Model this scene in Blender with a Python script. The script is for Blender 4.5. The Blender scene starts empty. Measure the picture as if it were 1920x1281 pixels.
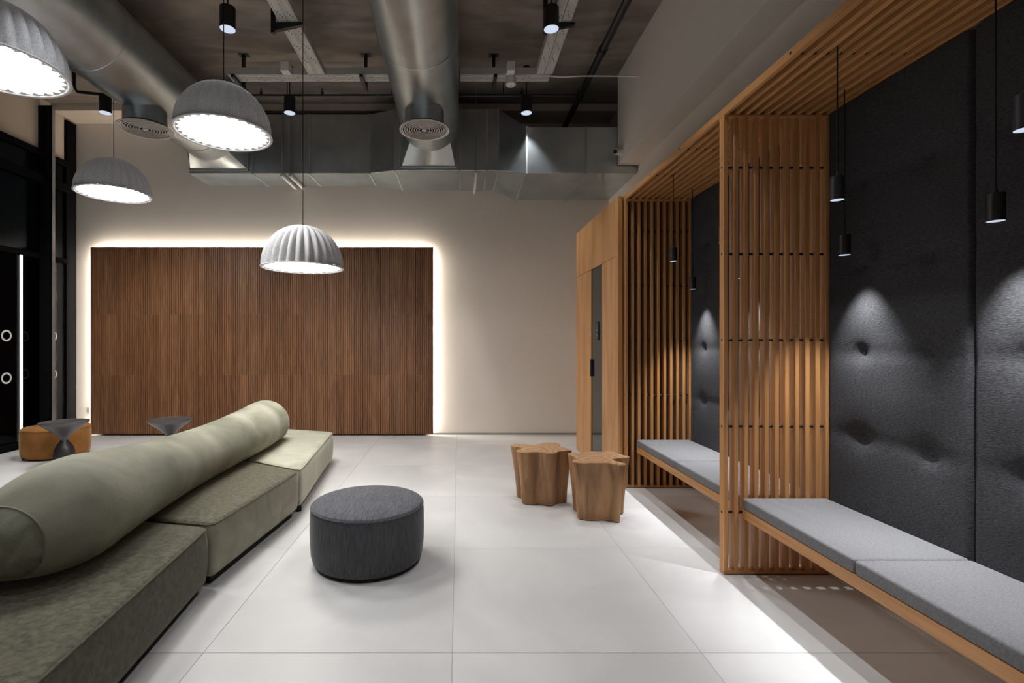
import bpy, bmesh, math, random
from mathutils import Vector, Matrix
random.seed(7)
PI = math.pi
S = bpy.context.scene
C = S.collection

# ---------------------------------------------------------------- camera, world, exposure
cam_d = bpy.data.cameras.new('camera')
cam = bpy.data.objects.new('camera', cam_d); C.objects.link(cam)
cam.location = (0, 0, 1.5); cam.rotation_euler = (PI/2, 0, 0)
cam_d.sensor_width = 36.0; cam_d.lens = 925/1920*36
cam_d.shift_x = 100/1920; cam_d.shift_y = 0; cam_d.clip_start = .05
S.camera = cam
W = bpy.data.worlds.new('night'); S.world = W; W.use_nodes = True
W.node_tree.nodes['Background'].inputs[0].default_value = (.35, .42, .55, 1)
W.node_tree.nodes['Background'].inputs[1].default_value = .004
S.view_settings.view_transform = 'Standard'; S.view_settings.look = 'None'
S.view_settings.gamma = 1; S.view_settings.use_curve_mapping = False
S.view_settings.exposure = 0.26
S.cycles.use_denoising = True
S.cycles.max_bounces = 8; S.cycles.diffuse_bounces = 5; S.cycles.glossy_bounces = 4
S.cycles.sample_clamp_indirect = 6.0
S.cycles.caustics_reflective = False; S.cycles.caustics_refractive = False

# light levels (each lamp's own light is made in its builder)
PENDANT_L = 26.0      # radiance of the felt pendants' diffusers
SPOT_W = 70.0        # ceiling downlights
NICHE_W = 105.0        # small pendants in the bench niches
LED_L = 62.0          # strip behind the timber panel
COL_W = (1.0, .965, .925); COL_SPOT = (.95, .97, 1.0); COL_LED = (1.0, .89, .74)

# ---------------------------------------------------------------- materials
def pm(name, c1, c2=None, scale=(4, 4, 4), rough=.5, metal=0., bump=0., bscale=None, rand=0., sheen=0.,
       sheen_col=None, spec=.5, detail=4., lo=.35, hi=.65, dist=0., rough2=None, coat=0.):
    m = bpy.data.materials.new(name); m.use_nodes = True
    nt = m.node_tree; N = nt.nodes; L = nt.links; b = N['Principled BSDF']
    b.inputs['Base Color'].default_value = (*c1, 1); b.inputs['Roughness'].default_value = rough
    b.inputs['Metallic'].default_value = metal; b.inputs['Specular IOR Level'].default_value = spec
    b.inputs['Coat Weight'].default_value = coat
    if sheen:
        b.inputs['Sheen Weight'].default_value = sheen; b.inputs['Sheen Roughness'].default_value = .35
        b.inputs['Sheen Tint'].default_value = (*(sheen_col or (1, 1, 1)), 1)
    tc = N.new('ShaderNodeTexCoord'); oi = N.new('ShaderNodeObjectInfo')
    mul = N.new('ShaderNodeVectorMath'); mul.operation = 'SCALE'
    comb = N.new('ShaderNodeCombineXYZ')
    for k in range(3): L.new(oi.outputs['Random'], comb.inputs[k])
    L.new(comb.outputs[0], mul.inputs[0]); mul.inputs['Scale'].default_value = 37.0
    add = N.new('ShaderNodeVectorMath'); L.new(tc.outputs['Object'], add.inputs[0]); L.new(mul.outputs[0], add.inputs[1])
    out = None
    if c2 is not None:
        mp = N.new('ShaderNodeMapping'); mp.inputs['Scale'].default_value = scale; L.new(add.outputs[0], mp.inputs[0])
        nz = N.new('ShaderNodeTexNoise'); nz.inputs['Scale'].default_value = 1; nz.inputs['Detail'].default_value = detail
        nz.inputs['Distortion'].default_value = dist
        L.new(mp.outputs[0], nz.inputs['Vector'])
        rp = N.new('ShaderNodeValToRGB'); rp.color_ramp.elements[0].position = lo; rp.color_ramp.elements[1].position = hi
        rp.color_ramp.elements[0].color = (*c1, 1); rp.color_ramp.elements[1].color = (*c2, 1)
        L.new(nz.outputs['Fac'], rp.inputs[0]); out = rp.outputs[0]
        if rough2 is not None:
            mr = N.new('ShaderNodeMapRange'); mr.inputs['To Min'].default_value = rough; mr.inputs['To Max'].default_value = rough2
            L.new(nz.outputs['Fac'], mr.inputs[0]); L.new(mr.outputs[0], b.inputs['Roughness'])
    if rand:
        hs = N.new('ShaderNodeHueSaturation'); mr = N.new('ShaderNodeMapRange')
        mr.inputs['To Min'].default_value = 1-rand; mr.inputs['To Max'].default_value = 1+rand
        L.new(oi.outputs['Random'], mr.inputs[0]); L.new(mr.outputs[0], hs.inputs['Value'])
        if out: L.new(out, hs.inputs['Color'])
        else: hs.inputs['Color'].default_value = (*c1, 1)
        out = hs.outputs[0]
    if out: L.new(out, b.inputs['Base Color'])
    if bump:
        mp2 = N.new('ShaderNodeMapping'); mp2.inputs['Scale'].default_value = bscale or scale; L.new(add.outputs[0], mp2.inputs[0])
        n2 = N.new('ShaderNodeTexNoise'); n2.inputs['Scale'].default_value = 1; n2.inputs['Detail'].default_value = 3
        L.new(mp2.outputs[0], n2.inputs['Vector'])
        bp = N.new('ShaderNodeBump'); bp.inputs['Strength'].default_value = bump; bp.inputs['Distance'].default_value = .004
        L.new(n2.outputs['Fac'], bp.inputs['Height']); L.new(bp.outputs[0], b.inputs['Normal'])
    return m
def emis(name, col, s):
    m = bpy.data.materials.new(name); m.use_nodes = True; nt = m.node_tree
    nt.nodes.remove(nt.nodes['Principled BSDF'])
    e = nt.nodes.new('ShaderNodeEmission'); e.inputs[0].default_value = (*col, 1); e.inputs[1].default_value = s
    nt.links.new(e.outputs[0], nt.nodes['Material Output'].inputs[0]); return m
def glass(name, tint):
    m = bpy.data.materials.new(name); m.use_nodes = True; nt = m.node_tree; N = nt.nodes; L = nt.links
    N.remove(N['Principled BSDF'])
    t = N.new('ShaderNodeBsdfTransparent'); t.inputs[0].default_value = (*tint, 1)
    g = N.new('ShaderNodeBsdfGlossy'); g.inputs['Roughness'].default_value = .01; g.inputs[0].default_value = (.8, .85, .9, 1)
    f = N.new('ShaderNodeFresnel'); f.inputs[0].default_value = 1.16
    x = N.new('ShaderNodeMixShader'); L.new(f.outputs[0], x.inputs[0]); L.new(t.outputs[0], x.inputs[1]); L.new(g.outputs[0], x.inputs[2])
    L.new(x.outputs[0], N['Material Output'].inputs[0]); return m

M = {}
M['tile'] = pm('porcelain_tile', (.64, .635, .625), (.74, .735, .725), (1.3, 1.3, 1.3), .34, rand=.02, detail=7, dist=.6, rough2=.5, bump=.03, bscale=(60, 60, 60))
M['grout'] = pm('grout', (.50, .49, .48), rough=.9)
M['plaster'] = pm('plaster', (.80, .75, .695), (.83, .78, .725), (.8, .8, .8), .85, bump=.05, bscale=(90, 90, 90))
M['beige'] = pm('beige_board', (.62, .53, .44), (.67, .57, .48), (1, 1, 1), .8)
M['concrete'] = pm('raw_concrete', (.16, .134, .114), (.29, .242, .205), (1.1, 3.2, 2), .9, detail=9, dist=.8, bump=.35, bscale=(9, 22, 9))
M['black'] = pm('black_metal', (.012, .012, .014), rough=.42, spec=.4)
M['black_matt'] = pm('black_matt', (.008, .008, .009), rough=.65, spec=.3)
M['frame'] = pm('black_aluminium', (.008, .0082, .009), rough=.8, spec=.0)
M['galv'] = pm('galvanised_sheet', (.46, .515, .54), (.57, .625, .65), (3, 3, 3), .26, metal=.96, detail=5, rough2=.40, bump=.10, bscale=(2.5, 2.5, 2.5))
M['galv_dull'] = pm('galvanised_dull', (.36, .365, .36), (.44, .445, .44), (4, 4, 4), .5, metal=.75)
M['tray'] = pm('zinc_tray', (.52, .52, .50), (.60, .60, .58), (6, 6, 6), .5, metal=.35)
M['diff'] = pm('diffuser_white', (.56, .53, .50), rough=.5)
M['white'] = pm('white_plastic', (.72, .71, .68), rough=.45)
def wood(name, ax, c1=(.41, .185, .062), c2=(.58, .285, .105), rand=.10, rough=.42):
    sc = [55, 55, 55]; sc['xyz'.index(ax)] = 2.2
    return pm(name, c1, c2, tuple(sc), rough, rand=rand, detail=5, dist=.25, bump=.08, lo=.3, hi=.7)
M['wood_z'] = wood('oak_upright', 'z'); M['wood_y'] = wood('oak_lengthwise', 'y'); M['wood_x'] = wood('oak_crosswise', 'x')
M['veneer'] = pm('oak_veneer', (.44, .21, .072), (.60, .31, .117), (18, 9, 1.2), .4, rand=.05, detail=6, dist=.3, bump=.04)
M['walnut'] = pm('walnut', (.17, .075, .032), (.28, .130, .060), (38, 38, 2.4), .5, rand=.15, detail=6, dist=.35, bump=.05)
M['walnut_back'] = pm('walnut_backing', (.05, .022, .011), rough=.6)
M['felt'] = pm('grey_felt', (.29, .295, .31), (.44, .445, .46), (120, 120, 120), .95, bump=.5, bscale=(220, 220, 220), sheen=.3)
nt = M['felt'].node_tree; tr = nt.nodes.new('ShaderNodeBsdfTranslucent'); tr.inputs[0].default_value = (.8, .8, .82, 1)
mx = nt.nodes.new('ShaderNodeMixShader'); mx.inputs[0].default_value = .0050
nt.links.new(nt.nodes['Principled BSDF'].outputs[0], mx.inputs[1]); nt.links.new(tr.outputs[0], mx.inputs[2])
nt.links.new(mx.outputs[0], nt.nodes['Material Output'].inputs[0])
M['felt_rim'] = pm('pale_felt_rim', (.55, .55, .56), rough=.9)
M['diffuser'] = emis('lamp_diffuser', COL_W, PENDANT_L)
M['led'] = emis('led_strip', COL_LED, LED_L)
M['strip_glow'] = emis('strip_glow_white', (1.0, .93, .82), 2.6)
M['spot_glow'] = emis('spot_reflector', (.74, .83, 1.0), .72)
M['velvet'] = pm('olive_velvet', (.042, .039, .022), (.120, .112, .070), (38, 38, 38), .8, detail=9, dist=.5, sheen=.45,
                 sheen_col=(.80, .82, .66), bump=.35, bscale=(70, 70, 70), lo=.32, hi=.68, rand=.10)
M['velvet_lit'] = pm('lit_tone_velvet', (.33, .332, .252), (.46, .458, .365), (4, 4, 4), .8, detail=9, dist=.7, sheen=.4,
                      sheen_col=(.85, .87, .74), bump=.25, bscale=(60, 60, 60), lo=.3, hi=.7)  # lamp light on the far module put into the base colour
M['velvet_roll'] = pm('green_velvet', (.135, .140, .095), (.36, .355, .275), (2.4, 2.4, 2.4), .8, detail=11, dist=.5, sheen=.35,
                      sheen_col=(.86, .88, .76), bump=.3, bscale=(80, 80, 80), lo=.3, hi=.7)
M['velvet_nap_shade'] = pm('nap_shade_velvet', (.040, .037, .024), (.085, .078, .052), (30, 30, 30), .8, detail=9, dist=.6, sheen=.35,
                      sheen_col=(.62, .62, .45), bump=.35, bscale=(80, 80, 80), lo=.3, hi=.7)  # darker nap shading put into the colour of the near module's sides
M['velvet_end_shade'] = pm('shaded_end_velvet', (.115, .12, .08), (.28, .28, .212), (9, 9, 9), .8, detail=10, dist=.6, sheen=.4,
                     sheen_col=(.6, .65, .5), bump=.3, bscale=(80, 80, 80), lo=.3, hi=.7)  # shade on the bolster's near end painted into the colour
M['velvet_nap_sheen'] = pm('nap_sheen_velvet', (.19, .18, .128), (.30, .285, .215), (5, 5, 5), .8, detail=9, dist=.7, sheen=.5,
                      sheen_col=(.80, .80, .65), bump=.3, bscale=(80, 80, 80), lo=.3, hi=.7)  # lighter nap sheen put into the colour of the middle module's sides
M['ochre'] = pm('ochre_velvet', (.27, .105, .018), (.36, .15, .03), (6, 6, 6), .8, detail=6, sheen=.6, sheen_col=(1, .7, .35), bump=.2, bscale=(70, 70, 70))
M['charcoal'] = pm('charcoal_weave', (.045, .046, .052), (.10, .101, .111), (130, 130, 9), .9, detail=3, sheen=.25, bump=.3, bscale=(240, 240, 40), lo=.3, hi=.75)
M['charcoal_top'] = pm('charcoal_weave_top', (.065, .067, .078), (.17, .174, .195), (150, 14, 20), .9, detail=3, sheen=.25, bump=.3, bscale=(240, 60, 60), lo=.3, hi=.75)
M['wallfab'] = pm('dark_linen', (.032, .032, .034), (.062, .0615, .066), (60, 60, 260), .95, detail=3, spec=.15, bump=.55, bscale=(90, 70, 330))
M['seatfab'] = pm('grey_linen', (.135, .134, .139), (.19, .188, .194), (90, 200, 90), .92, detail=3, bump=.3, bscale=(160, 260, 160))
M['glassblk'] = pm('smoked_glass', (.015, .015, .016), rough=.04, spec=.6)
M['bell'] = pm('smoked_bell', (.026, .025, .026), rough=.4)
M['gunmetal'] = pm('gunmetal', (.11, .105, .112), rough=.36, metal=.5)
M['stump'] = pm('teak_side', (.19, .090, .040), (.50, .275, .125), (16, 16, 1.3), .5, detail=8, dist=.5, bump=.15, lo=.30, hi=.68)
M['pane'] = glass('window_glass', (.55, .58, .60))
M['ring'] = pm('white_decal', (.75, .75, .74), rough=.6)
M['ring_reflection'] = pm('decal_reflection', (.30, .31, .31), rough=.7)
M['paving'] = pm('paving', (.10, .10, .10), (.14, .14, .135), (2, 2, 2), .8)
# end grain with year rings
m = pm('teak_end_grain', (.45, .24, .11), rough=.5); nt = m.node_tree; N = nt.nodes; L = nt.links
tc = N.new('ShaderNodeTexCoord'); nz = N.new('ShaderNodeTexNoise'); nz.inputs['Scale'].default_value = 5; nz.inputs['Detail'].default_value = 4
mx = N.new('ShaderNodeVectorMath'); mx.operation = 'MULTIPLY_ADD'
L.new(tc.outputs['Object'], nz.inputs['Vector']); L.new(nz.outputs['Color'], mx.inputs[0]); mx.inputs[1].default_value = (.16, .16, 0)
L.new(tc.outputs['Object'], mx.inputs[2])
wv = N.new('ShaderNodeTexWave'); wv.wave_type = 'RINGS'; wv.rings_direction = 'Z'; wv.inputs['Scale'].default_value = 5; wv.inputs['Distortion'].default_value = 1.0; wv.inputs['Detail'].default_value = 1
L.new(mx.outputs[0], wv.inputs['Vector'])
rp = N.new('ShaderNodeValToRGB'); rp.color_ramp.elements[0].color = (.46, .25, .125, 1); rp.color_ramp.elements[1].color = (.62, .375, .20, 1)
L.new(wv.outputs['Fac'], rp.inputs[0]); L.new(rp.outputs[0], N['Principled BSDF'].inputs['Base Color']); M['endgrain'] = m

# ---------------------------------------------------------------- mesh helpers
class MB:
    """collects vertices and faces in world coordinates"""
    def __init__(s): s.v = []; s.f = []
    def box(s, x0, x1, y0, y1, z0, z1):
        n = len(s.v)
        s.v += [(x, y, z) for z in (z0, z1) for y in (y0, y1) for x in (x0, x1)]
        s.f += [tuple(n+i for i in q) for q in ((0, 2, 3, 1), (4, 5, 7, 6), (0, 1, 5, 4), (2, 6, 7, 3), (0, 4, 6, 2), (1, 3, 7, 5))]
        return s
    def rings(s, rings, cap0=True, cap1=True):
        n = len(s.v); k = len(rings[0])
        for r in rings: s.v += [tuple(p) for p in r]
        for i in range(len(rings)-1):
            for j in range(k):
                a = n+i*k+j; b = n+i*k+(j+1) % k
                s.f.append((a, b, b+k, a+k))
        if cap0: s.f.append(tuple(n+j for j in reversed(range(k))))
        if cap1: s.f.append(tuple(n+(len(rings)-1)*k+j for j in range(k)))
        return s
    def lathe(s, prof, cx=0, cy=0, cz=0, seg=48, cap0=True, cap1=True):
        return s.rings([[(cx+r*math.cos(2*PI*j/seg), cy+r*math.sin(2*PI*j/seg), cz+z) for j in range(seg)] for r, z in prof], cap0, cap1)
    def tube(s, pts, r, seg=8, closed=False):
        pts = [Vector(p) for p in pts]; R = []
        for i, p in enumerate(pts):
            if closed: t = pts[(i+1) % len(pts)]-pts[i-1]
            else: t = pts[min(i+1, len(pts)-1)]-pts[max(i-1, 0)]
            t.normalize()
            up = Vector((0, 0, 1)) if abs(t.z) < .9 else Vector((1, 0, 0))
            a = t.cross(up).normalized(); b = a.cross(t)
            R.append([p+a*r*math.cos(2*PI*j/seg)+b*r*math.sin(2*PI*j/seg) for j in range(seg)])
        if closed: R.append(R[0])
        return s.rings(R, not closed, not closed)
    def mesh(s, name, off=(0, 0, 0), bev=0, seg=1, smooth=None):
        me = bpy.data.meshes.new(name)
        me.from_pydata([(x-off[0], y-off[1], z-off[2]) for x, y, z in s.v], [], s.f)
        bm = bmesh.new(); bm.from_mesh(me)
        if bev:
            bmesh.ops.bevel(bm, geom=list(bm.edges), offset=bev, segments=seg, affect='EDGES', profile=.5)
        bmesh.ops.recalc_face_normals(bm, faces=list(bm.faces))
        bm.to_mesh(me); bm.free()
        if smooth is not None:
            me.shade_smooth(); me.set_sharp_from_angle(angle=math.radians(smooth))
        return me
WL = {}
def tag(o, label, cat, group=None, kind=None):
    if label: o['label'] = label
    if cat: o['category'] = cat
    if group: o['group'] = group
    if kind: o['kind'] = kind
    return o
def thing(name, label, cat, loc, group=None, kind=None):
    o = bpy.data.objects.new(name, None); C.objects.link(o); o.location = loc; o.empty_display_size = .1
    WL[o] = Vector(loc); return tag(o, label, cat, group, kind)
def inst(name, me, mat, parent=None, loc=(0, 0, 0), label=None):
    """object with shared mesh at a world location"""
    o = bpy.data.objects.new(name, me); C.objects.link(o)
    if mat is not None and not me.materials: me.materials.append(M[mat])
    w = Vector(loc)
    if parent is not None: o.parent = parent; o.location = w-WL[parent]
    else: o.location = w
    WL[o] = w
    if label: o['label'] = label
    return o
def mk(name, mb, mat, parent=None, loc=None, bev=0, seg=1, smooth=None, label=None):
    """mb in world coordinates -> one mesh object whose origin is loc (or its parent's origin / its base centre)"""
    if loc is None:
        if parent is not None: loc = WL[parent]
        else:
            xs = [v[0] for v in mb.v]; ys = [v[1] for v in mb.v]; zs = [v[2] for v in mb.v]
            loc = ((min(xs)+max(xs))/2, (min(ys)+max(ys))/2, min(zs))
    return inst(name, mb.mesh(name, loc, bev, seg, smooth), mat, parent, loc, label)
def copy_tree(o, loc, label=None, parent=None):
    c = o.copy(); C.objects.link(c)
    if parent is None: c.location = loc; WL[c] = Vector(loc)
    else: c.parent = parent
    if label: c['label'] = label
    for ch in list(o.children): copy_tree(ch, None, None, c)
    return c
def spot(name, parent, loc, watts, size, blend, col, radius=.03):
    l = bpy.data.lights.new(name, 'SPOT'); l.energy = watts; l.spot_size = math.radians(size); l.spot_blend = blend
    l.color = col; l.shadow_soft_size = radius
    o = bpy.data.objects.new(name, l); C.objects.link(o); o.parent = parent; o.location = Vector(loc)-WL[parent]
    return o
def catmull(pts, n):
    k = len(pts); out = []
    for i in range(k):
        p0, p1, p2, p3 = [Vector(pts[(i+q) % k]) for q in (-1, 0, 1, 2)]
        for j in range(n):
            t = j/n
            out.append(.5*((2*p1)+(p2-p0)*t+(2*p0-5*p1+4*p2-p3)*t*t+(3*p1-p0-3*p2+p3)*t**3))
    return out

# ================================================================ THE SETTING
XL, XR, Y0, Y1, H = -6.17, 2.42, -4.0, 7.95, 5.1
fl = mk('floor', MB().box(XL, XR, Y0, Y1, -.12, -.003), 'grout')
tag(fl, 'pale grey large-format stone-look tiled floor', 'floor', kind='structure')
xs = [XL]+[x for x in [-.03+1.2*k for k in range(-6, 4)] if XL+.02 < x < XR-.02]+[XR]
ys = [Y0]+[y for y in [2.376+1.205*k for k in range(-7, 6)] if Y0+.02 < y < Y1-.02]+[Y1]
for i in range(len(xs)-1):
    for j in range(len(ys)-1):
        mk('floor_tile', MB().box(xs[i]+.0015, xs[i+1]-.0015, ys[j]+.0015, ys[j+1]-.0015, -.02, 0), 'tile', fl,
           ((xs[i]+xs[i+1])/2, (ys[j]+ys[j+1])/2, 0), bev=.001)
ce = mk('ceiling', MB().box(XL-.3, XR, Y0, Y1, H+.02, H+.2), 'concrete')
tag(ce, 'raw brown-grey board-marked concrete ceiling', 'ceiling', kind='structure')
for a, b, dz in ((Y0, .2, 0), (.2, 3.2, .004), (3.2, 6.17, 0), (6.17, 7.5, .012)):
    mk('concrete_slab', MB().box(XL-.3, XR, a+.006, b-.006, H+dz, H+.05), 'concrete', ce, bev=.004)
tag(mk('trim_1', MB().box(XL, XR, 7.5, Y1, 5.01, H+.1), 'beige', bev=.004), 'pale downstand beam along the top of the rear wall', 'beam', kind='structure')
tag(mk('wall_back', MB().box(XL-.3, XR+.12, Y1, Y1+.12, -.02, H+.1), 'plaster'), 'warm white plaster rear wall behind the timber panel', 'wall', kind='structure')
tag(mk('baseboard_back', MB().box(XL+.02, 1.95, Y1-.012, Y1, 0, .03), 'galv_dull'), 'thin grey skirting strip at the foot of the rear wall', 'baseboard', kind='structure')
tag(mk('wall_right', MB().box(XR, XR+.12, Y0, Y1, -.02, H+.1), 'plaster'), 'white plaster side wall above the bench niches', 'wall', kind='structure')
tag(mk('trim_2', MB().box(2.147, XR, Y0, 6.66, 3.88, H), 'plaster', bev=.003), 'white plaster bulkhead running below the ceiling above the niches', 'bulkhead', kind='structure')
tag(mk('wall_front', MB().box(XL-.3, XR+.12, Y0-.12, Y0, -.02, H+.1), 'plaster'), 'plain plaster wall behind the viewpoint', 'wall', kind='structure')
tag(mk('wall_left', MB().box(XL-.12, XL-.02, Y0, Y1, 4.32, H+.1), 'beige'), 'beige board band above the dark glazing', 'wall', kind='structure')
# glazed left side
wn = thing('window_1', 'tall black-framed glazed wall with transoms, dark night outside', 'window', (XL, 3, 0), kind='structure')
fins = [7.26, 5.4, 3.55, 1.7, -.15, -2.0, -3.6]
for y in fins:
    mk('mullion', MB().box(XL-.03, XL+.185, y, y+.055, 0, 4.98), 'frame', wn, bev=.003)
    mk('mullion_lit_face', MB().box(XL+.1855, XL+.189, y+.002, y+.053, 0, 4.98), 'galv_dull', wn)  # pale strip paints the lamp glow on the mullion's inner face
mk('corner_post', MB().box(XL-.05, XL+.02, 7.74, 7.94, 0, 4.98), 'frame', wn, bev=.003)
edges = [7.74]+[y for y in fins]+[Y0]
for hi_, lo_ in zip(edges[:-1], edges[1:]):
    y1 = hi_; y0 = lo_+.055 if lo_ != Y0 else Y0
    for za, zb, dx in ((4.24, 4.32, .05), (3.84, 3.95, .08), (2.72, 2.79, .05), (0, .09, .07)):
        mk('transom', MB().box(XL-.04, XL+dx, y0, y1, za, zb), 'frame', wn, bev=.003)
    for za, zb in ((.09, 2.72), (2.79, 3.84), (3.95, 4.24)):
        mk('glass_pane', MB().box(XL-.012, XL, y0, y1, za, zb), 'pane', wn)
def ring_mesh(name, mat, x, y, z, ro=.078, ri=.055):
    mb = MB(); n = 32
    R = [[(x+dx, y+r*math.cos(2*PI*j/n), z+r*math.sin(2*PI*j/n)) for j in range(n)] for r, dx in ((ro, 0), (ro, .0015), (ri, .0015), (ri, 0))]
    mb.rings(R+[R[0]], False, False)
    return mk(name, mb, mat, wn, smooth=30)
for y in (6.73, 7.50, 4.6, 2.8):
    for z in (1.58, 1.0): ring_mesh('ring_decal', 'ring', XL+.0005, y, z)
for z in (1.58, 1.0): ring_mesh('ring_decal', 'ring_reflection', XL-.5, 7.58, z)  # dim rings are the decals' reflection, painted as solid rings
mk('reflection_pane', MB().box(XL-.515, XL-.503, 6.6, 8.2, 0, 2.75), 'pane', wn)  # added pane that carries the painted ring reflection
tag(mk('glow_strip', MB().box(XL+.002, XL+.014, 6.93, 6.968, .09, 2.72), 'strip_glow', bev=.004),
    'glowing vertical white strip on the dark glass beside the ring decals', 'light strip')  # emissive bar on the glass plane
tag(mk('pavement', MB().box(XL-4, XL-.05, Y0, 11, -.14, -.02), 'paving'), 'dark paving outside the glazing', 'pavement', kind='structure')

# ================================================================ TIMBER FEATURE PANEL (back wall)
PX0, PX1, PZ0, PZ1, PY = -5.862, -.404, .03, 3.0, 7.85
tp = thing('ribbed_wood_panel', 'large dark ribbed walnut wall panel with glowing edges', 'wall panel', ((PX0+PX1)/2, PY, 0))
mk('backing_board', MB().box(PX0+.004, PX1-.004, PY+.022, PY+.04, PZ0, PZ1-.003), 'walnut_back', tp)
mk('standoff_frame', MB().box(PX0+.06, PX1-.06, PY+.04, Y1-.001, PZ0+.04, PZ1-.06), 'walnut_back', tp)
for a in ((PX0+.045, PX0+.06, PY+.05, PY+.08, PZ0+.05, PZ1-.06), (PX1-.06, PX1-.045, PY+.05, PY+.08, PZ0+.05, PZ1-.06),
          (PX0+.06, PX1-.06, PY+.05, PY+.08, PZ1-.06, PZ1-.045)):
    mk('led_strip', MB().box(*a), 'led', tp)
nb = 39; bw = (PX1-PX0)/nb
def board_mesh(h):
    mb = MB(); nr = 4; p = bw/nr; g = .0045
    # ribbed profile: 4 ribs with grooves
    pr = []
    for k in range(nr):
        x = -bw/2+k*p
        pr += [(x+g*.5, .022-.010), (x+g, 0), (x+p-g, 0), (x+p-g*.5, .022-.010)]
    loop = pr+[(bw/2-.0006, .022), (-bw/2+.0006, .022)]
    mb.rings([[(x, y, z) for x, y in loop] for z in (.0003, h-.0003)])
    return mb.mesh('board')
PAT = [((PZ0, .965), (.965, 1.93), (1.93, PZ1)), ((PZ0, .965), (.965, PZ1)), ((PZ0, 1.93), (1.93, PZ1))]
bms = {}
for i in range(nb):
    pat = random.choice(PAT)
    for a, b in pat:
        key = (a, b)
        if key not in bms: bms[key] = board_mesh(b-a)
        inst('board', bms[key], 'walnut', tp, (PX0+bw*(i+.5), PY+random.uniform(-.0008, .0008), a))
tag(mk('wall_socket', MB().box(-5.955, -5.905, Y1-.012, Y1-.0005, .34, .43), 'white', bev=.003), 'small wall socket at the left of the walnut panel', 'socket')

# ================================================================ SLATTED NICHES
SX = [1.705+.0655*k for k in range(11)]; SW, SD, PT, ZC = .027, .056, .0655, 3.005
slat_v = MB().box(0, SW, 0, SD, .022, 2.945).mesh('slat', bev=.0015)
ROD_Z = [2.626, 2.066, 1.509, .95, .395]
def partition(y, label):
    t = thing('slatted_partition', label, 'partition', (2.03, y, 0), 'oak slat partitions between bench niches')
    for x in SX: inst('slat', slat_v, 'wood_z', t, (x, y, 0))
    mk('bottom_rail', MB().box(SX[0], SX[-1]+SW, y+.0005, y+SD-.0005, .006, .024), 'wood_x', t, bev=.001)
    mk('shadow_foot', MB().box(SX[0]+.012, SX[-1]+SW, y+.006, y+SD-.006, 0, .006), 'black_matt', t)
    if y > 5: mk('gap_shade_backing', MB().box(SX[0]+.004, XR-.004, y+SD+.0002, y+SD+.0035, .0, 2.995), 'walnut_back', t)  # dark sheet added behind the slats, gap shade put into its colour
    mk('top_rail', MB().box(SX[0], SX[-1]+SW, y-.006, y+SD+.006, 2.943, 2.957), 'wood_x', t, bev=.001)
    for z in ROD_Z:
        mk('rod', MB().tube([(SX[0]-.0012, y+SD*.5, z), (SX[-1]+SW, y+SD*.5, z)], .008, 10), 'black', t, smooth=40)
YP = [1.335, 3.17, 5.05]
partition(YP[1], 'oak slat partition standing at the near bench, nearest in view')
partition(YP[2], 'oak slat partition against the wooden cabinet, far end of the benches')
partition(YP[0], 'oak slat partition at the near end of the first bench, right of view')
def canopy(ya, yb, rods, label):
    t = thing('slatted_canopy', label, 'canopy', (2.03, (ya+yb)/2, 2.95), 'oak slat canopies over the niches')
    me = MB().box(0, SW, ya+.002, yb-.002, 2.957, ZC).mesh('slat', (0, (ya+yb)/2, 2.95), bev=.0015)
    for x in SX: inst('slat', me, 'wood_y', t, (x, (ya+yb)/2, 2.95))
    for y in rods:
        mk('rod', MB().tube([(SX[0]-.0012, y, 2.983), (SX[-1]+SW, y, 2.983)], .008, 10), 'black', t, smooth=40)
    mk('gap_shade_backing', MB().box(SX[0]+.03, XR-.002, ya+.002, yb-.002, ZC+.001, ZC+.018), 'walnut_back', t)  # dark colour paints the shade between the canopy slats
canopy(YP[1]+SD, YP[2]+SD, (3.8, 4.4), 'oak slat canopy above the far bench niche')
canopy(YP[0]-.2, YP[1]+SD, (1.94, 2.536), 'oak slat canopy above the near bench niche')

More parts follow.
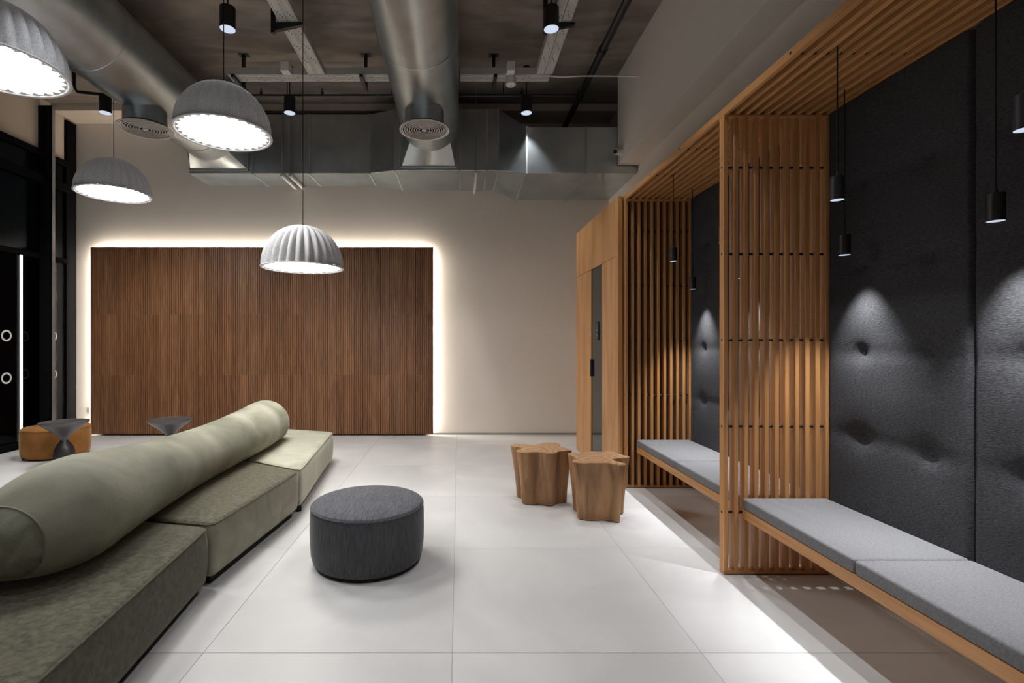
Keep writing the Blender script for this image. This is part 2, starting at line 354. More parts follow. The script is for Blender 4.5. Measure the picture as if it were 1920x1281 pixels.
# upholstered back panels
XF = 2.372; ROWS = [2.44, 1.935, 1.43, .925]
def upholstery(ya, yb, label):
    za, zb = .43, 2.945; ny, nz_ = 44, 150
    cols = [ya+(yb-ya)*.25, ya+(yb-ya)*.72]
    t = thing('upholstered_panel', label, 'wall cushion', (XR-.001, (ya+yb)/2, za), 'dark tufted wall cushions')
    mb = MB(); n = len(mb.v)
    def dep(y, z):
        e = min(y-ya, yb-y)/.022; e = max(0, min(1, e)); edge = math.sqrt(max(0, 1-(1-e)**2))
        q = min((abs(z-r) for r in ROWS)); sg = [z-r for r in ROWS if abs(z-r) == q][0]
        fe = max(0, min(1, min(y-ya, yb-y)/.16)); fe = fe*fe*(3-2*fe)
        crease = (.003+.004*fe)*math.exp(-(q/.05)**2)
        pil = -.004*math.cos(PI*min(q/.2525, 1))*fe
        dmp = fe*sum(.032*math.exp(-(((y-c)/.05)**2+((z-r)/.055)**2)**.62) for r in ROWS for c in cols)
        w = fe*(.0012*math.sin(9*y+3*z)+.0008*math.sin(23*z+5*y))
        return .048*edge+(.006+pil-crease-dmp+w)*edge
    for j in range(nz_+1):
        z = za+(zb-za)*j/nz_
        for i in range(ny+1):
            u = i/ny; u = u+.07*math.sin(2*PI*u)*-1*.9 if 0 < u < 1 else u
            y = ya+(yb-ya)*u
            mb.v.append((XR-.001-max(.004, dep(y, z)), y, z))
    for j in range(nz_):
        for i in range(ny):
            a = j*(ny+1)+i; mb.f.append((a, a+1, a+ny+2, a+ny+1))
    base = len(mb.v)
    mb.v += [(XR-.001, ya, za), (XR-.001, yb, za), (XR-.001, yb, zb), (XR-.001, ya, zb)]
    mb.f.append((base, base+1, base+2, base+3))
    mk('padding', mb, 'wallfab', t, smooth=60)
    bt = MB().lathe([(.0001, .009), (.006, .0085), (.011, .005), (.0125, 0), (.0115, -.004)], seg=16)
    bme = bpy.data.meshes.new('button'); bme.from_pydata([(-z, x, y) for x, y, z in bt.v], [], bt.f); bme.shade_smooth()
    for r in ROWS:
        for c in cols: inst('button', bme, 'wallfab', t, (XR-.001-dep(c, r)-.002, c, r))
g = .004
upholstery(YP[1]+SD+g, 4.138, 'dark tufted wall cushion of the far niche, half behind the slat partition')
upholstery(4.142, YP[2]-g, 'dark tufted wall cushion of the far niche, beside the cabinet end')
upholstery(2.277, YP[1]-g, 'dark tufted wall cushion of the near niche, next to the slat partition')
upholstery(YP[0]+SD+g, 2.273, 'dark tufted wall cushion at the right edge of view')
# benches and seat cushions
def bench(ya, yb, label):
    t = thing('bench', label, 'bench', (2.09, (ya+yb)/2, .365), 'oak benches in the niches')
    mk('front_board', MB().box(1.82, 1.846, ya, yb, .366, .428), 'wood_y', t, bev=.002)
    mk('seat_deck', MB().box(1.846, XR-.001, ya, yb, .398, .428), 'wood_y', t)
bench(YP[1]+SD+.002, YP[2]-.002, 'oak bench board spanning the far niche')
bench(YP[0]+SD+.002, YP[1]-.002, 'oak bench board spanning the near niche')
def seat_cushion(ya, yb, label):
    o = mk('seat_cushion', MB().box(1.818, 2.358, ya, yb, .428, .497), 'seatfab', bev=.014, seg=4, smooth=50)
    tag(o, label, 'cushion', 'grey bench cushions')
seat_cushion(YP[1]+SD+.004, 4.138, 'grey seat cushion of the far bench, half hidden by the partition')
seat_cushion(4.142, YP[2]-.004, 'grey seat cushion of the far bench, at the cabinet end')
seat_cushion(2.272, YP[1]-.004, 'grey seat cushion of the near bench, touching the slat partition')
seat_cushion(YP[0]+SD+.004, 2.268, 'grey seat cushion in the lower right corner')
# small pendants in the niches
def niche_pendant(x, y, z, label):
    t = thing('niche_pendant', label, 'pendant lamp', (x, y, z), 'small black cylinder pendants')
    sh = MB().lathe([(.0285, 0), (.0295, .001), (.0295, .114), (.0285, .115), (.006, .115)], x, y, z, 32, False, True)
    mk('shade', sh, 'black', t, smooth=40)
    mk('reflector', MB().lathe([(.0283, .0005), (.026, .004), (.012, .012)], x, y, z, 32, False, True), 'spot_glow', t, smooth=60)
    mk('cord', MB().tube([(x, y, z+.114), (x, y, 2.962)], .0032, 8), 'black_matt', t, smooth=60)
    mk('cord_grip', MB().lathe([(.006, 0), (.006, .018), (.0035, .022)], x, y, z+.114, 12), 'black', t, smooth=40)
    spot('bulb', t, (x, y, z-.004), NICHE_W*(.95 if x > 2 else .22), 70 if x > 2 else 68, 1.0, COL_SPOT, .018)
for args in ((2.232, 2.854, 2.0, 'lower of the two black pendants beside the slat partition in the near niche'),
             (1.873, 2.44, 2.2, 'upper of the two black pendants beside the slat partition in the near niche'),
             (2.232, 2.05, 2.0, 'black cylinder pendant hanging right of the panel seam in the near niche'),
             (1.873, 1.63, 2.2, 'black cylinder pendant cut by the right edge of view'),
             (2.232, 4.706, 2.0, 'black cylinder pendant close to the wall cushion in the far niche'),
             (1.873, 4.30, 2.2, 'black cylinder pendant in front of the far slat partition'),
             (2.232, 3.90, 2.0, 'black pendant behind the near slat partition, closer to the wall cushion'),
             (1.873, 3.49, 2.2, 'black pendant behind the near slat partition, closer to the room')):
    niche_pendant(*args)

# ================================================================ CABINET
cb = thing('wooden_cabinet', 'full-height oak veneer cabinet with a narrow smoked glass door', 'cabinet', (2.0, 6.0, 0))
CY0, CY1, CXF = YP[2]+SD+.004, 6.87, 1.64
mk('carcass', MB().box(CXF+.022, XR-.002, CY0, CY1-.003, .05, 2.995), 'veneer', cb)
mk('plinth', MB().box(CXF+.06, XR-.002, CY0, CY1-.02, 0, .05), 'black_matt', cb)
mk('end_panel', MB().box(CXF, CXF+.045, CY0-.03, CY0+.03, .006, 3.0), 'veneer', cb, bev=.0015)
mk('upper_panel', MB().box(CXF, CXF+.022, CY0+.032, CY1, 2.392, 3.0), 'veneer', cb, bev=.0015)
mk('side_panel', MB().box(CXF, CXF+.022, CY0+.032, 5.64, .012, 2.388), 'veneer', cb, bev=.0015)
mk('side_panel', MB().box(CXF, CXF+.022, 6.117, CY1, .012, 2.388), 'veneer', cb, bev=.0015)
dr = mk('glass_door', MB().box(CXF+.010, CXF+.0205, 5.643, 6.114, .012, 2.386), 'glassblk', cb, bev=.001)
mk('handle', MB().box(CXF-.012, CXF+.010, 6.07, 6.114, 1.07, 1.28), 'black_matt', dr, bev=.003)
cp = mk('control_panel', MB().box(CXF+.002, CXF+.010, 5.80, 5.93, 1.515, 1.735), 'black', dr, bev=.002, label='black control plate with pale icons')
mb = MB()
for y, z, w, h in ((5.865, 1.69, .03, .012), (5.865, 1.66, .05, .008), (5.865, 1.635, .03, .022), (5.85, 1.58, .02, .018), (5.885, 1.58, .02, .018), (5.865, 1.552, .05, .006)):
    mb.box(CXF+.0012, CXF+.0022, y-w/2, y+w/2, z-h/2, z+h/2)
icn = mk('icon', mb, 'galv_dull', dr); icn['kind'] = 'stuff'
mk('lock_tag', MB().box(CXF-.004, CXF, 6.118, 6.142, 1.56, 1.62), 'white', dr, bev=.001)

# ================================================================ DUCTWORK
def rect_ring(x, yf, yb, z0, z1): return [(x, yf, z0), (x, yb, z0), (x, yb, z1), (x, yf, z1)]
SEC = [(-4.01, 7.34, 4.0, 4.88), (-1.325, 7.34, 4.0, 4.88), (-.90, 7.0, 3.93, 4.80), (.56, 7.0, 3.93, 4.80), (.92, 6.67, 3.777, 4.40), (2.41, 6.67, 3.777, 4.40)]
YB = Y1-.004
du = thing('supply_duct', 'rectangular galvanised air duct running along the top of the rear wall', 'air duct', (-.8, 7.4, 3.78))
cuts = [(-4.01, -3.06), (-3.06, -2.22), (-2.22, -1.325), (-1.325, -.90), (-.90, .02), (.02, .40), (.40, .56), (.56, .92), (.92, 1.72), (1.72, 2.41)]
def sec_at(x):
    for a, b in zip(SEC[:-1], SEC[1:]):
        if a[0]-1e-6 <= x <= b[0]+1e-6:
            t = (x-a[0])/(b[0]-a[0]); return [a[k]+(b[k]-a[k])*t for k in (1, 2, 3)]
for a, b in cuts:
    A = sec_at(a); B = sec_at(b)
    if abs(a-SEC[1][0]) < 1e-6: A = SEC[1][1:]
    mk('duct_section', MB().rings([rect_ring(a+.001, A[0], YB, A[1], A[2]), rect_ring(b-.001, B[0], YB, B[1], B[2])]), 'galv', du, bev=.003)
for x, _ in cuts[1:]:
    q = sec_at(x); e = .010
    mb = MB()
    mb.box(x-.012, x+.012, q[0]-e, q[0]-.0005, q[1]-e, q[2]+e); mb.box(x-.012, x+.012, q[0]-.0005, YB, q[1]-e, q[1]-.0005)
    mb.box(x-.012, x+.012, q[0]-.0005, YB, q[2]+.0005, q[2]+e)
    mk('flange', mb, 'galv_dull', du)
for x in (-2.62, -2.5, .25):
    q = sec_at(x)
    mk('hanger_strut', MB().box(x-.018, x+.018, q[0]-.05, YB, q[1]-.055, q[1]-.019), 'tray', du, bev=.002)
    mk('hanger_rod', MB().tube([(x, q[0]-.03, q[1]-.07), (x, q[0]-.03, H)], .005, 8), 'galv_dull', du, smooth=60)
def round_duct(cx, cz, R, yend, yflange, rx0, rx1, rz0, rz1, label):
    t = thing('round_duct', label, 'air duct', (cx, 2.0, cz-R), 'round galvanised ducts')
    joints = [Y0+.01, -1.5, .6, 2.7, 4.75, yend-.34]; n = 64
    circ = lambda r, y: [(cx+r*math.cos(2*PI*j/n), y, cz+r*math.sin(2*PI*j/n)) for j in range(n)]
    for a, b in zip(joints[:-1], joints[1:]):
        mk('duct_length', MB().rings([circ(R, a+.001), circ(R, b-.001)]), 'galv', t, smooth=40)
    for y in joints[1:-1]:
        mk('joint_band', MB().rings([circ(R+.001, y-.05), circ(R+.006, y-.045), circ(R+.006, y+.045), circ(R+.001, y+.05)], False, False), 'galv', t, smooth=40)
    mk('end_collar', MB().rings([circ(R+.004, yend-.34), circ(R+.004, yend)], True, True), 'galv', t, smooth=40)
    # square-to-round piece: triangular facets
    rc = circ(R, yend); sq = []
    for j in range(n):
        a = 2*PI*j/n; c, s_ = math.cos(a), math.sin(a); k = max(abs(c), abs(s_))
        sq.append((((rx0+rx1)/2)+(rx1-rx0)/2*c/k, yflange-.03, (rz0+rz1)/2+(rz1-rz0)/2*s_/k))
    mk('transition_piece', MB().rings([rc, sq], False, False), 'galv', t, smooth=12)
    mk('square_flange', MB().box(rx0-.02, rx1+.02, yflange-.03, yflange-.002, rz0-.02, rz1+.02), 'galv_dull', t, bev=.003)
    return t
round_duct(-.39, 4.48, .39, 6.70, 7.0, -.80, -.05, 3.985, 4.74, 'large round galvanised duct down the middle of the ceiling')
round_duct(-3.556, 4.48, .40, 7.02, 7.34, -3.98, -3.14, 4.06, 4.84, 'large round galvanised duct on the left behind the felt pendants')
def air_diffuser(cx, cy, zr, ztop, label):
    t = thing('air_diffuser', label, 'air vent', (cx, cy, zr), 'round ceiling air diffusers')
    mk('neck', MB().lathe([(.222, .045), (.222, ztop-zr)], cx, cy, zr, 48, False, True), 'galv', t, smooth=40)
    mk('outer_ring', MB().lathe([(.262, .018), (.284, .010), (.284, .002), (.278, 0), (.262, .006)], cx, cy, zr, 56, False, False), 'diff', t, smooth=40)
    for k in range(8):
        r = .252-.027*k
        mk('louvre_ring', MB().lathe([(r-.005, .002), (r+.005, .003), (r+.003, .013), (r-.006, .012)], cx, cy, zr, 48, False, False), 'diff', t, smooth=40)
    mk('throat', MB().lathe([(.2222, .046), (.2222, .05)], cx, cy, zr, 48), 'black_matt', t)
    mk('centre_disc', MB().lathe([(.030, .012), (.032, .004), (.028, .002)], cx, cy, zr, 32), 'diff', t, smooth=40)
air_diffuser(-.39, 5.62, 3.90, 4.12, 'round white air diffuser under the central ceiling duct')
air_diffuser(-3.556, 5.60, 3.90, 4.12, 'round white air diffuser under the left ceiling duct')

# ================================================================ CEILING SERVICES
def tray(label, x0, x1, y0, y1, z0, along):
    t = thing('cable_tray', label, 'cable tray', ((x0+x1)/2, (y0+y1)/2, z0), 'galvanised cable trays')
    h = .085; pf = MB()
    for k in range(2):
        mb = MB(); w = .004
        if along == 'y':
            a = x0+(x1-x0)*k/2+.003; b = x0+(x1-x0)*(k+1)/2-.003
            mb.box(a, b, y0, y1, z0, z0+w); mb.box(a, a+w, y0, y1, z0+w, z0+h); mb.box(b-w, b, y0, y1, z0+w, z0+h)
            mb.box(a+.012, a+.02, y0, y1, z0-.005, z0); mb.box(b-.02, b-.012, y0, y1, z0-.005, z0)
            y = y0+.1
            while y < y1-.1:
                for q in (.35, .5, .65):
                    xx = a+(b-a)*q; yy = y+(q-.35)*.25; pf.box(xx-.0035, xx+.0035, yy, yy+.022, z0-.0012, z0-.0002)
                y += .26
        else:
            a = y0+(y1-y0)*k/2+.003; b = y0+(y1-y0)*(k+1)/2-.003
            mb.box(x0, x1, a, b, z0, z0+w); mb.box(x0, x1, a, a+w, z0+w, z0+h); mb.box(x0, x1, b-w, b, z0+w, z0+h)
            mb.box(x0, x1, a+.012, a+.02, z0-.005, z0); mb.box(x0, x1, b-.02, b-.012, z0-.005, z0)
            x = x0+.1
            while x < x1-.1:
                for q in (.4, .6):
                    yy = a+(b-a)*q; xx = x+(q-.4)*.3; pf.box(xx, xx+.022, yy-.0035, yy+.0035, z0-.0012, z0-.0002)
                x += .22
        mk('channel', mb, 'tray', t)
    p = mk('perforations', pf, 'black_matt', t); p['kind'] = 'stuff'
ZT = 4.70
tray('galvanised cable tray running towards the rear left of the central duct', -.563*3.2, -.5*3.2, Y0+.1, 5.9, ZT, 'y')
tray('galvanised cable tray running towards the rear right of the central duct', .29*3.2, .352*3.2, Y0+.1, 5.9, ZT, 'y')
tray('galvanised cable tray crossing the ceiling left of the round duct', -2.77, -.80, 5.91, 6.08, ZT, 'x')
tray('galvanised cable tray crossing the ceiling right of the round duct', .02, 1.1, 5.91, 6.08, ZT, 'x')
def hanger(x, label):
    t = thing('tray_hanger', label, 'bracket', (x, 6.2, ZT), 'black tray hangers')
    mk('ceiling_plate', MB().box(x-.06, x+.06, 6.16, 6.24, H-.006, H+.008), 'black', t, bev=.001)
    mk('stem', MB().box(x-.02, x+.02, 6.18, 6.22, ZT-.03, H-.006), 'black', t, bev=.002)
    mk('arm', MB().box(x-.02, x+.02, 5.88, 6.26, ZT-.046, ZT-.008), 'black', t, bev=.002)
hanger(-2.7, 'black tray hanger above the second felt pendant'); hanger(-1.166, 'black tray hanger just left of the central duct'); hanger(.44, 'black tray hanger just right of the central duct')
def cantilever(x, xt, y, label):
    t = thing('tray_bracket', label, 'bracket', (x, y, ZT), 'black cantilever brackets')
    mk('stem', MB().box(x-.02, x+.02, y-.02, y+.02, ZT-.11, H+.002), 'black', t, bev=.002)
    n = MB(); w = .02
    A = [(x+.02, ZT-.09), (x+.02, ZT-.008), (xt, ZT-.008), (xt, ZT-.03)]
    n.rings([[(p[0], y-w, p[1]) for p in A], [(p[0], y+w, p[1]) for p in A]]); mk('arm', n, 'black', t)
cantilever(-1.86, -1.56, 4.95, 'black cantilever bracket holding the left cable tray')
cantilever(.87, 1.16, 4.95, 'black cantilever bracket holding the right cable tray, behind a downlight')
tag(mk('junction_box', MB().box(-2.10, -2.0, 5.80, 5.905, 4.69, 4.80), 'white', bev=.004), 'small white junction box on the cross tray, left', 'junction box')
tag(mk('junction_box', MB().box(.57, .665, 5.80, 5.905, 4.69, 4.80), 'white', bev=.004), 'small white junction box on the cross tray above the smoke detector', 'junction box')
sd = thing('smoke_detector', 'round white smoke detector below the cross cable tray', 'smoke detector', (.63, 5.95, 4.58))
mk('body', MB().lathe([(.045, .0), (.06, .012), (.063, .03), (.063, .085), (.05, .112)], .63, 5.95, 4.583, 32), 'white', sd, smooth=40)
mk('sensor', MB().lathe([(.012, -.006), (.02, 0)], .63, 5.95, 4.583, 16), 'diff', sd, smooth=40)
pp = thing('sprinkler_pipe', 'thick black sprinkler pipe running along the right of the ceiling', 'pipe', (1.63, 2, 4.76))
mk('pipe', MB().tube([(1.63, Y0+.05, 4.80), (1.63, 7.9, 4.80)], .042, 20), 'black', pp, smooth=60)
for y in (4.3, 5.6, 6.62, 1.5): mk('coupling', MB().tube([(1.63, y-.05, 4.80), (1.63, y+.05, 4.80)], .052, 20), 'black', pp, smooth=40)
bp_ = thing('branch_pipe', 'thin black sprinkler branch pipe crossing behind the cable tray', 'pipe', (-1, 6.62, 4.8))
for a, b in ((-3.0, -.74), (-.04, 1.58)): mk('pipe', MB().tube([(a, 6.62, 4.80), (b, 6.62, 4.80)], .018, 12), 'black', bp_, smooth=60)
for x in (-1.83, -2.65, .85):
    mk('sprinkler_head', MB().lathe([(.016, 0), (.016, .03), (.028, .034), (.008, .04), (.008, .07), (.022, .075)], x, 6.62, 4.81, 12), 'black', bp_, smooth=40)
for x in (-2.3, -.9, .6): mk('pipe_clip', MB().tube([(x, 6.62, 4.81), (x, 6.62, H+.02)], .005, 6), 'black', bp_)
cc = thing('security_camera', 'small white dome security camera at the end of the bulkhead', 'camera', (2.09, 6.5, 3.97))
mk('mount', MB().tube([(2.147, 6.5, 4.0), (2.12, 6.5, 4.0)], .05, 24), 'white', cc, smooth=40)
mk('body', MB().tube([(2.12, 6.5, 4.0), (2.06, 6.47, 3.99)], .043, 24), 'white', cc, smooth=40)
mk('lens', MB().tube([(2.06, 6.47, 3.99), (2.048, 6.462, 3.988)], .028, 20), 'black', cc, smooth=40)
tag(mk('loose_cable', MB().tube([(1.1, 5.98, 4.72), (1.25, 5.97, 4.70), (1.5, 6.0, 4.73), (1.8, 6.02, 4.74), (2.0, 5.95, 4.70), (2.15, 5.9, 4.67)], .009, 8), 'white', smooth=60),
    'thin white cable hanging between cable tray and bulkhead', 'cable')
def downlight(x, y, label):
    z = 4.5
    t = thing('ceiling_downlight', label, 'spotlight', (x, y, z), 'black cylinder ceiling downlights')
    mk('housing', MB().lathe([(.070, .001), (.072, 0), (.072, .205), (.070, .207)], x, y, z, 36, False, True), 'black', t, smooth=40)
    mk('reflector', MB().lathe([(.0695, .002), (.060, .03), (.035, .055)], x, y, z, 36, False, True), 'spot_glow', t, smooth=60)
    mk('stem', MB().tube([(x, y, z+.206), (x, y, H+.002)], .008, 10), 'black', t, smooth=60)
    mk('ceiling_rose', MB().lathe([(.045, 0), (.045, .02)], x, y, H-.018, 24), 'black', t, smooth=40)
    spot('bulb', t, (x, y, z-.004), SPOT_W, 78, .55, COL_SPOT, .03)
vis = {(-2.22, 4.74): 'black ceiling downlight at the top of view left of the central duct',
       (.89, 4.74): 'black ceiling downlight at the top of view right of the central duct',
       (-4.64, 6.48): 'black ceiling downlight at the far left beside the left duct',
       (-2.22, 6.48): 'black ceiling downlight hanging before the rear duct, left of centre',
       (.89, 6.48): 'black ceiling downlight hanging before the rear duct, right of centre'}
ORD = {6.48: 'first', 4.74: 'second', 3.0: 'third', 1.26: 'fourth', -.48: 'fifth', -2.22: 'sixth'}
for x in (-4.64, -2.22, .89):
    for y in (6.48, 4.74, 3.0, 1.26, -.48, -2.22):
        downlight(x, y, vis.get((x, y), 'black ceiling downlight, %s from the rear in the %s row, outside the view' % (ORD[y], {-4.64: 'leftmost', -2.22: 'middle', .89: 'right'}[x])))
mk_arm = MB().tube([(-4.64, 6.48, 4.74), (-4.95, 6.40, 4.74), (-4.98, 6.39, 4.80), (-4.98, 6.39, H+.002)], .02, 12)
tag(mk('pipe_bracket', mk_arm, 'black', smooth=60), 'bent black pipe next to the far left downlight', 'pipe')

# ================================================================ FELT PENDANTS
def felt_pendant(x, y, z, label):
    t = thing('felt_pendant', label, 'pendant lamp', (x, y, z), 'grey ribbed felt dome pendants')
    R, Hh, nr, seg, nl = .400, .425, 28, 280, 26
    rows = []
    for i in range(nl):
        a = (PI/2)*i/(nl-1)*.985
        r = R*math.cos(a)**.92; h = Hh*math.sin(a)
        am = .052*min(1, 1.6*(1-i/nl))*(.45+.55*min(1, i/3))
        rows.append([(x+r*(1+am*(2*abs(math.cos(nr*PI*j/seg))-1.75))*math.cos(2*PI*j/seg),
                      y+r*(1+am*(2*abs(math.cos(nr*PI*j/seg))-1.75))*math.sin(2*PI*j/seg), z+.012+h) for j in range(seg)])
    mk('felt_shade', MB().rings(rows, False, True), 'felt', t, smooth=70)
    mk('rim', MB().lathe([(.392, .014), (.408, .010), (.410, .004), (.406, 0), (.386, .001), (.378, .010)], x, y, z, 96, False, False), 'felt_rim', t, smooth=50)
    mk('scallop_ring', MB().rings([[(x+r*(1+k*(abs(math.cos(nr*PI*j/seg))))*math.cos(2*PI*j/seg), y+r*(1+k*(abs(math.cos(nr*PI*j/seg))))*math.sin(2*PI*j/seg), z+h)
                                    for j in range(seg)] for r, k, h in ((.388, 0, .005), (.338, .100, .010), (.332, .10, .03))], False, False), 'felt_rim', t, smooth=50)
    mk('diffuser', MB().rings([[(x+r*math.cos(2*PI*j/96), y+r*math.sin(2*PI*j/96), z+.024) for j in range(96)] for r in (.374, .1)], False, True), 'diffuser', t)
    mk('cap', MB().lathe([(.016, 0), (.014, .022), (.005, .03)], x, y, z+.43, 20), 'black', t, smooth=40)
    mk('cord', MB().tube([(x, y, z+.45), (x, y, H+.002)], .0042, 8), 'black_matt', t, smooth=60)
    mk('ceiling_rose', MB().lathe([(.06, 0), (.06, .03)], x, y, H-.028, 24), 'black', t, smooth=40)
    return t
p0 = felt_pendant(-1.588, 5.03, 2.243, 'grey ribbed felt pendant hanging lowest, before the walnut panel')
felt_pendant(-2.10, 4.41, 3.35, 'grey ribbed felt pendant in front of the left duct, second largest in view')
felt_pendant(-4.23, 6.05, 3.30, 'grey ribbed felt pendant on the left near the glazing, smallest in view')
felt_pendant(-3.14, 3.35, 3.35, 'grey ribbed felt pendant cut off by the top left corner, largest in view')

# ================================================================ SOFA
def rounded(poly, r, n=5):
    out = []; k = len(poly)
    for i in range(k):
        p = Vector(poly[i]); a = Vector(poly[i-1])-p; b = Vector(poly[(i+1) % k])-p
        a.normalize(); b.normalize()
        p1 = p+a*r; p2 = p+b*r
        for j in range(n+1):
            t = j/n; out.append((1-t)**2*p1+2*t*(1-t)*p+t*t*p2)
        q1 = p2; q2 = Vector(poly[(i+1) % k])-b*0
        nx = Vector(poly[(i+1) % k]); d = nx-p2; L_ = d.length-r
        m_ = max(2, int(L_/.12))
        for j in range(1, m_): out.append(p2+d.normalized()*L_*j/m_)
    return out
def offset_in(pts, d):
    k = len(pts); out = []
    for i in range(k):
        t = (pts[(i+1) % k]-pts[i-1]).normalized(); out.append(pts[i]+Vector((-t.y, t.x))*d)
    return out
def sofa_module(poly, mat, mside, label, zt=.385):
    """poly anticlockwise in plan"""
    cx = sum(p[0] for p in poly)/len(poly); cy = sum(p[1] for p in poly)/len(poly)
    t = thing('sofa_module', label, 'sofa', (cx, cy, 0), 'green velvet sofa seat modules')
    o = rounded(poly, .06); c = sum(o, Vector((0, 0)))/len(o)
    R = []
    ring = lambda pts, z, wob=0: [(p.x, p.y, z) for p in pts]
    for ins, z in ((.05, .052), (.02, .056), (.006, .07), (0, .11), (-.006, .2), (-.004, .3), (.003, zt-.028), (.009, zt-.014)):
        R.append(ring(offset_in(o, ins), z))
    mk('side_band', MB().rings(R, True, False), mside, t, smooth=60)
    R = [ring(offset_in(o, ins), z) for ins, z in ((.009, zt-.014), (.016, zt-.006), (.026, zt-.001), (.036, zt+.001))]
    base = offset_in(o, .036)
    for s_ in (.93, .85, .75, .62, .48, .33, .18, .06):
        R.append([((c+(p-c)*s_).x, (c+(p-c)*s_).y, zt+.001+.016*(1-s_**2.2)+.003*math.sin(7*p.x*s_+5*p.y*s_)*(1-s_)) for p in base])
    mk('seat_top', MB().rings(R, False, True), mat, t, smooth=60)
    mk('piping', MB().tube([(p.x, p.y, zt-.012) for p in offset_in(o, .0085)], .0045, 6, True), mat, t, smooth=60)
    mk('plinth', MB().rings([[(p.x, p.y, z) for p in offset_in(o, .05)] for z in (0, .054)]), 'black_matt', t)
    return t
sofa_module([(-1.552, 6.11), (-2.75, 6.50), (-2.85, 4.78), (-1.894, 4.606), (-1.372, 4.29)], 'velvet_lit', 'velvet_lit', 'green velvet sofa module at the far end, in a painted lit tone')
sofa_module([(-1.376, 4.262), (-1.894, 4.578), (-2.84, 4.75), (-2.80, 3.29), (-1.497, 3.002)], 'velvet', 'velvet_nap_sheen', 'olive velvet sofa module in the middle of the sofa')
sofa_module([(-1.503, 2.978), (-2.78, 3.262), (-2.70, .75), (-1.305, .75)], 'velvet', 'velvet_nap_shade', 'olive velvet sofa module in the lower left corner, nap shading painted on its sides')
ro = thing('bolster_backrest', 'long green velvet bolster lying along the sofa as a backrest', 'bolster', (-2.12, 4.0, .4))
def bolster():
    key = [(0, -2.03, 2.08, .258), (.1, -2.00, 2.47, .268), (.22, -2.03, 2.92, .245), (.4, -2.07, 3.55, .218), (.6, -2.08, 4.25, .214), (.8, -2.08, 4.95, .232), (.92, -2.11, 5.36, .240), (1, -2.13, 5.66, .232)]
    def at(t):
        # cubic Hermite through the keys: no kinks along the roll
        i = max(0, min(len(key)-2, sum(1 for q in key[1:-1] if t > q[0])))
        a, b = key[i], key[i+1]; h = b[0]-a[0]; u = (t-a[0])/h; o_ = []
        for k in (1, 2, 3):
            p, n_ = key[max(i-1, 0)], key[min(i+2, len(key)-1)]
            m0 = (b[k]-p[k])/(b[0]-p[0])*h; m1 = (n_[k]-a[k])/(n_[0]-a[0])*h
            o_.append((2*u**3-3*u*u+1)*a[k]+(u**3-2*u*u+u)*m0+(-2*u**3+3*u*u)*b[k]+(u**3-u*u)*m1)
        return o_
    R = []; n = 56; Lr = 3.46; seam = None; ks = 0
    ts = []
    for i in range(14): ts.append(.50*(1-math.cos(PI/2*i/13))/Lr)
    ts += [ts[-1]+(1-2*ts[-1])*k/46 for k in range(1, 46)]
    ts += [1-q for q in reversed(ts[:14])]
    for i, t in enumerate(ts):
        x, y, r = at(t); e = t*Lr/.50 if t < .5 else (1-t)*Lr/.24
        f = (1-max(0, 1-e)**2.3)**(1/2.3) if e < 1 else 1
        f = max(f, .03); rr = r*f
        zc = .404+r*.90-.045*max(0, 1-e)
        # flattened underside where it lies on the seat
        ring = []
        for j in range(n):
            a = 2*PI*j/n; ca, sa = math.cos(a), math.sin(a)
            zz = zc+rr*sa*(1 if sa > 0 else .93)
            cx_ = ca if sa > 0 else math.copysign(abs(ca)**.72, ca)
            ring.append((x+rr*cx_*(1.03+.16*max(0, 1-t*4)), y, max(zz, .4055)))
        R.append(ring)
        if seam is None and t*Lr > .085: seam = ring; ks = i
    mk('roll', MB().rings(R[ks:], False, True), 'velvet_roll', ro, smooth=80)
    mk('end_panel', MB().rings(R[:ks+1], True, False), 'velvet_end_shade', ro, smooth=80)
    mk('end_seam', MB().tube([(p[0], p[1]-.002, p[2]) for p in seam], .004, 6, True), 'velvet_roll', ro, smooth=60)
bolster()

# ================================================================ POUFS, STUMPS, TABLES
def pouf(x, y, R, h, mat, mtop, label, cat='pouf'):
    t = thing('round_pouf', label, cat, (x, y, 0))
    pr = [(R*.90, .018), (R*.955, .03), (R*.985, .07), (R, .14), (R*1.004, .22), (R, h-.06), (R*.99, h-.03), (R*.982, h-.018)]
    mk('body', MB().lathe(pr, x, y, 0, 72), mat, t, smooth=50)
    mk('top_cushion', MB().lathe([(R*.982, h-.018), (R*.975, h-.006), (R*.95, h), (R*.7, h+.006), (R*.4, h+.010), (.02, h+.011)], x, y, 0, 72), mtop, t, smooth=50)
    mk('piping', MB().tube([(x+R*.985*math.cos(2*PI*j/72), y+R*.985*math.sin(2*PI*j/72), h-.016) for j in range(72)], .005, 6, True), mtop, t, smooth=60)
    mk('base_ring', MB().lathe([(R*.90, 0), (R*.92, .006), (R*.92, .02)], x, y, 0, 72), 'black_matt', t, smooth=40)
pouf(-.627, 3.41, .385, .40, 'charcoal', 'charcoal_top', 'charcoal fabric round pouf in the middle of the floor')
pouf(-5.30, 6.50, .37, .385, 'ochre', 'ochre', 'ochre velvet round pouf by the glazing')
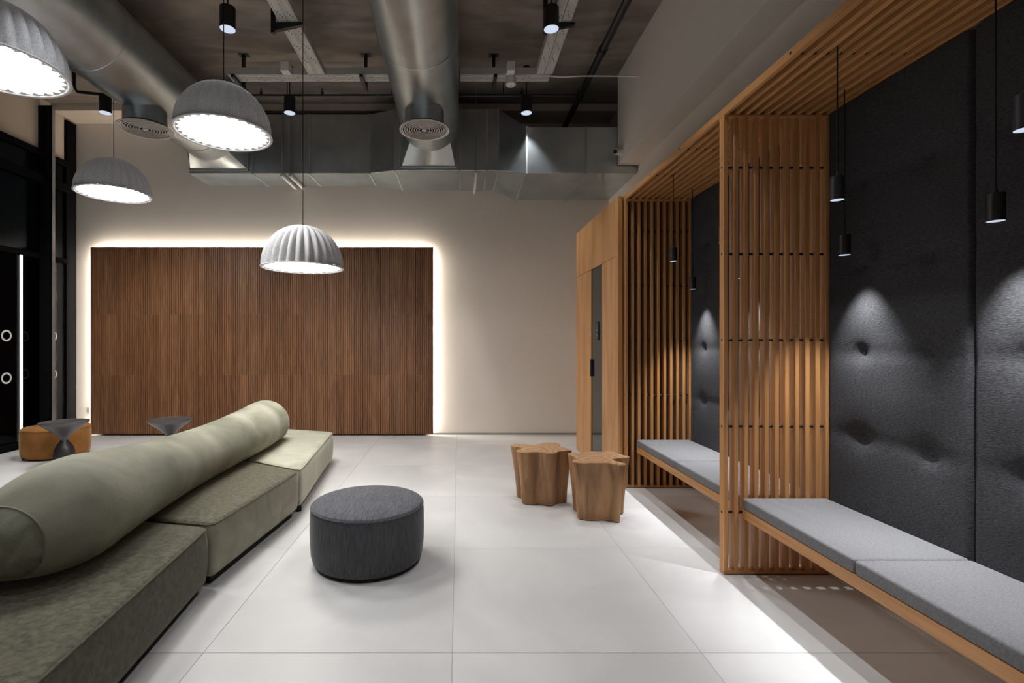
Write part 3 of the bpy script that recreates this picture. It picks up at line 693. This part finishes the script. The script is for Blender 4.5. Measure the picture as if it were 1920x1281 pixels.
ST1 = [(-0.271, 0.124), (-0.235, 0.161), (-0.183, 0.157), (-0.131, 0.161), (-0.083, 0.132), (-0.031, 0.132), (0.012, 0.161), (0.05, 0.208), (0.099, 0.233), (0.16, 0.229), (0.199, 0.208), (0.22, 0.166), (0.198, 0.104), (0.196, 0.043), (0.23, -0.016), (0.271, -0.084), (0.256, -0.122), (0.196, -0.136), (0.142, -0.158), (0.089, -0.223), (0.047, -0.233), (0.003, -0.212), (-0.047, -0.18), (-0.096, -0.184), (-0.147, -0.201), (-0.201, -0.184), (-0.238, -0.155), (-0.242, -0.122), (-0.213, -0.084), (-0.184, -0.035), (-0.191, 0.023), (-0.231, 0.043), (-0.27, 0.075)]
ST2 = [(-0.246, 0.161), (-0.205, 0.182), (-0.159, 0.175), (-0.109, 0.182), (-0.084, 0.218), (-0.036, 0.247), (0.025, 0.232), (0.103, 0.225), (0.169, 0.229), (0.19, 0.207), (0.196, 0.161), (0.223, 0.099), (0.264, 0.041), (0.247, 0.005), (0.185, -0.014), (0.126, -0.034), (0.085, -0.072), (0.092, -0.116), (0.121, -0.164), (0.146, -0.209), (0.13, -0.247), (0.088, -0.241), (0.035, -0.203), (-0.017, -0.182), (-0.092, -0.188), (-0.166, -0.191), (-0.221, -0.176), (-0.264, -0.14), (-0.262, -0.103), (-0.237, -0.072), (-0.21, -0.024), (-0.214, 0.041), (-0.238, 0.109)]
def stump(x, y, pts, shift, label):
    t = thing('stump_stool', label, 'stool', (x, y, 0), 'wooden tree-stump stools')
    o = list(reversed(catmull(pts, 4))); h = .5
    R = []
    for z, s_ in ((.006, .80), (.012, .815), (.1, .83), (.2, .86), (.3, .905), (.4, .95), (h-.008, .995)):
        k = 1-z/h
        R.append([(x+p.x*s_+shift[0]*k, y+p.y*s_+shift[1]*k, z) for p in o])
    mk('trunk', MB().rings(R), 'stump', t, smooth=35)
    mk('seat_top', MB().rings([[(x+p.x*.995, y+p.y*.995, h-.008) for p in o], [(x+p.x, y+p.y, h-.005) for p in o], [(x+p.x*.992, y+p.y*.992, h) for p in o]]), 'endgrain', t, smooth=35)
    mk('glide_foot', MB().rings([[(x+p.x*.76+shift[0], y+p.y*.76+shift[1], z) for p in o] for z in (0, .006)]), 'black_matt', t)
stump(.773, 4.652, ST1, (.012, .02), 'wooden stump stool standing behind, further from the bench')
stump(1.22, 4.254, ST2, (.0, .02), 'wooden stump stool standing in front, close to the bench')
def bell_table(x, y, label):
    t = thing('bell_side_table', label, 'side table', (x, y, 0), 'bell-shaped side tables')
    mk('bell_base', MB().lathe([(.120, 0), (.122, .006), (.120, .05), (.113, .12), (.103, .18), (.088, .225), (.067, .262), (.050, .286), (.042, .30), (.038, .312)], x, y, 0, 48), 'bell', t, smooth=50)
    mk('funnel', MB().lathe([(.038, .311), (.042, .322), (.054, .345), (.090, .387), (.150, .437), (.205, .480), (.246, .514), (.249, .520)], x, y, 0, 56), 'gunmetal', t, smooth=50)
    mk('table_top', MB().lathe([(.249, .519), (.2515, .523), (.250, .529), (.244, .531), (.240, .528)], x, y, 0, 56), 'gunmetal', t, smooth=40)
bell_table(-4.78, 5.98, 'dark bell-shaped side table in front of the ochre pouf')
bell_table(-3.60, 6.15, 'dark bell-shaped side table half hidden behind the bolster')
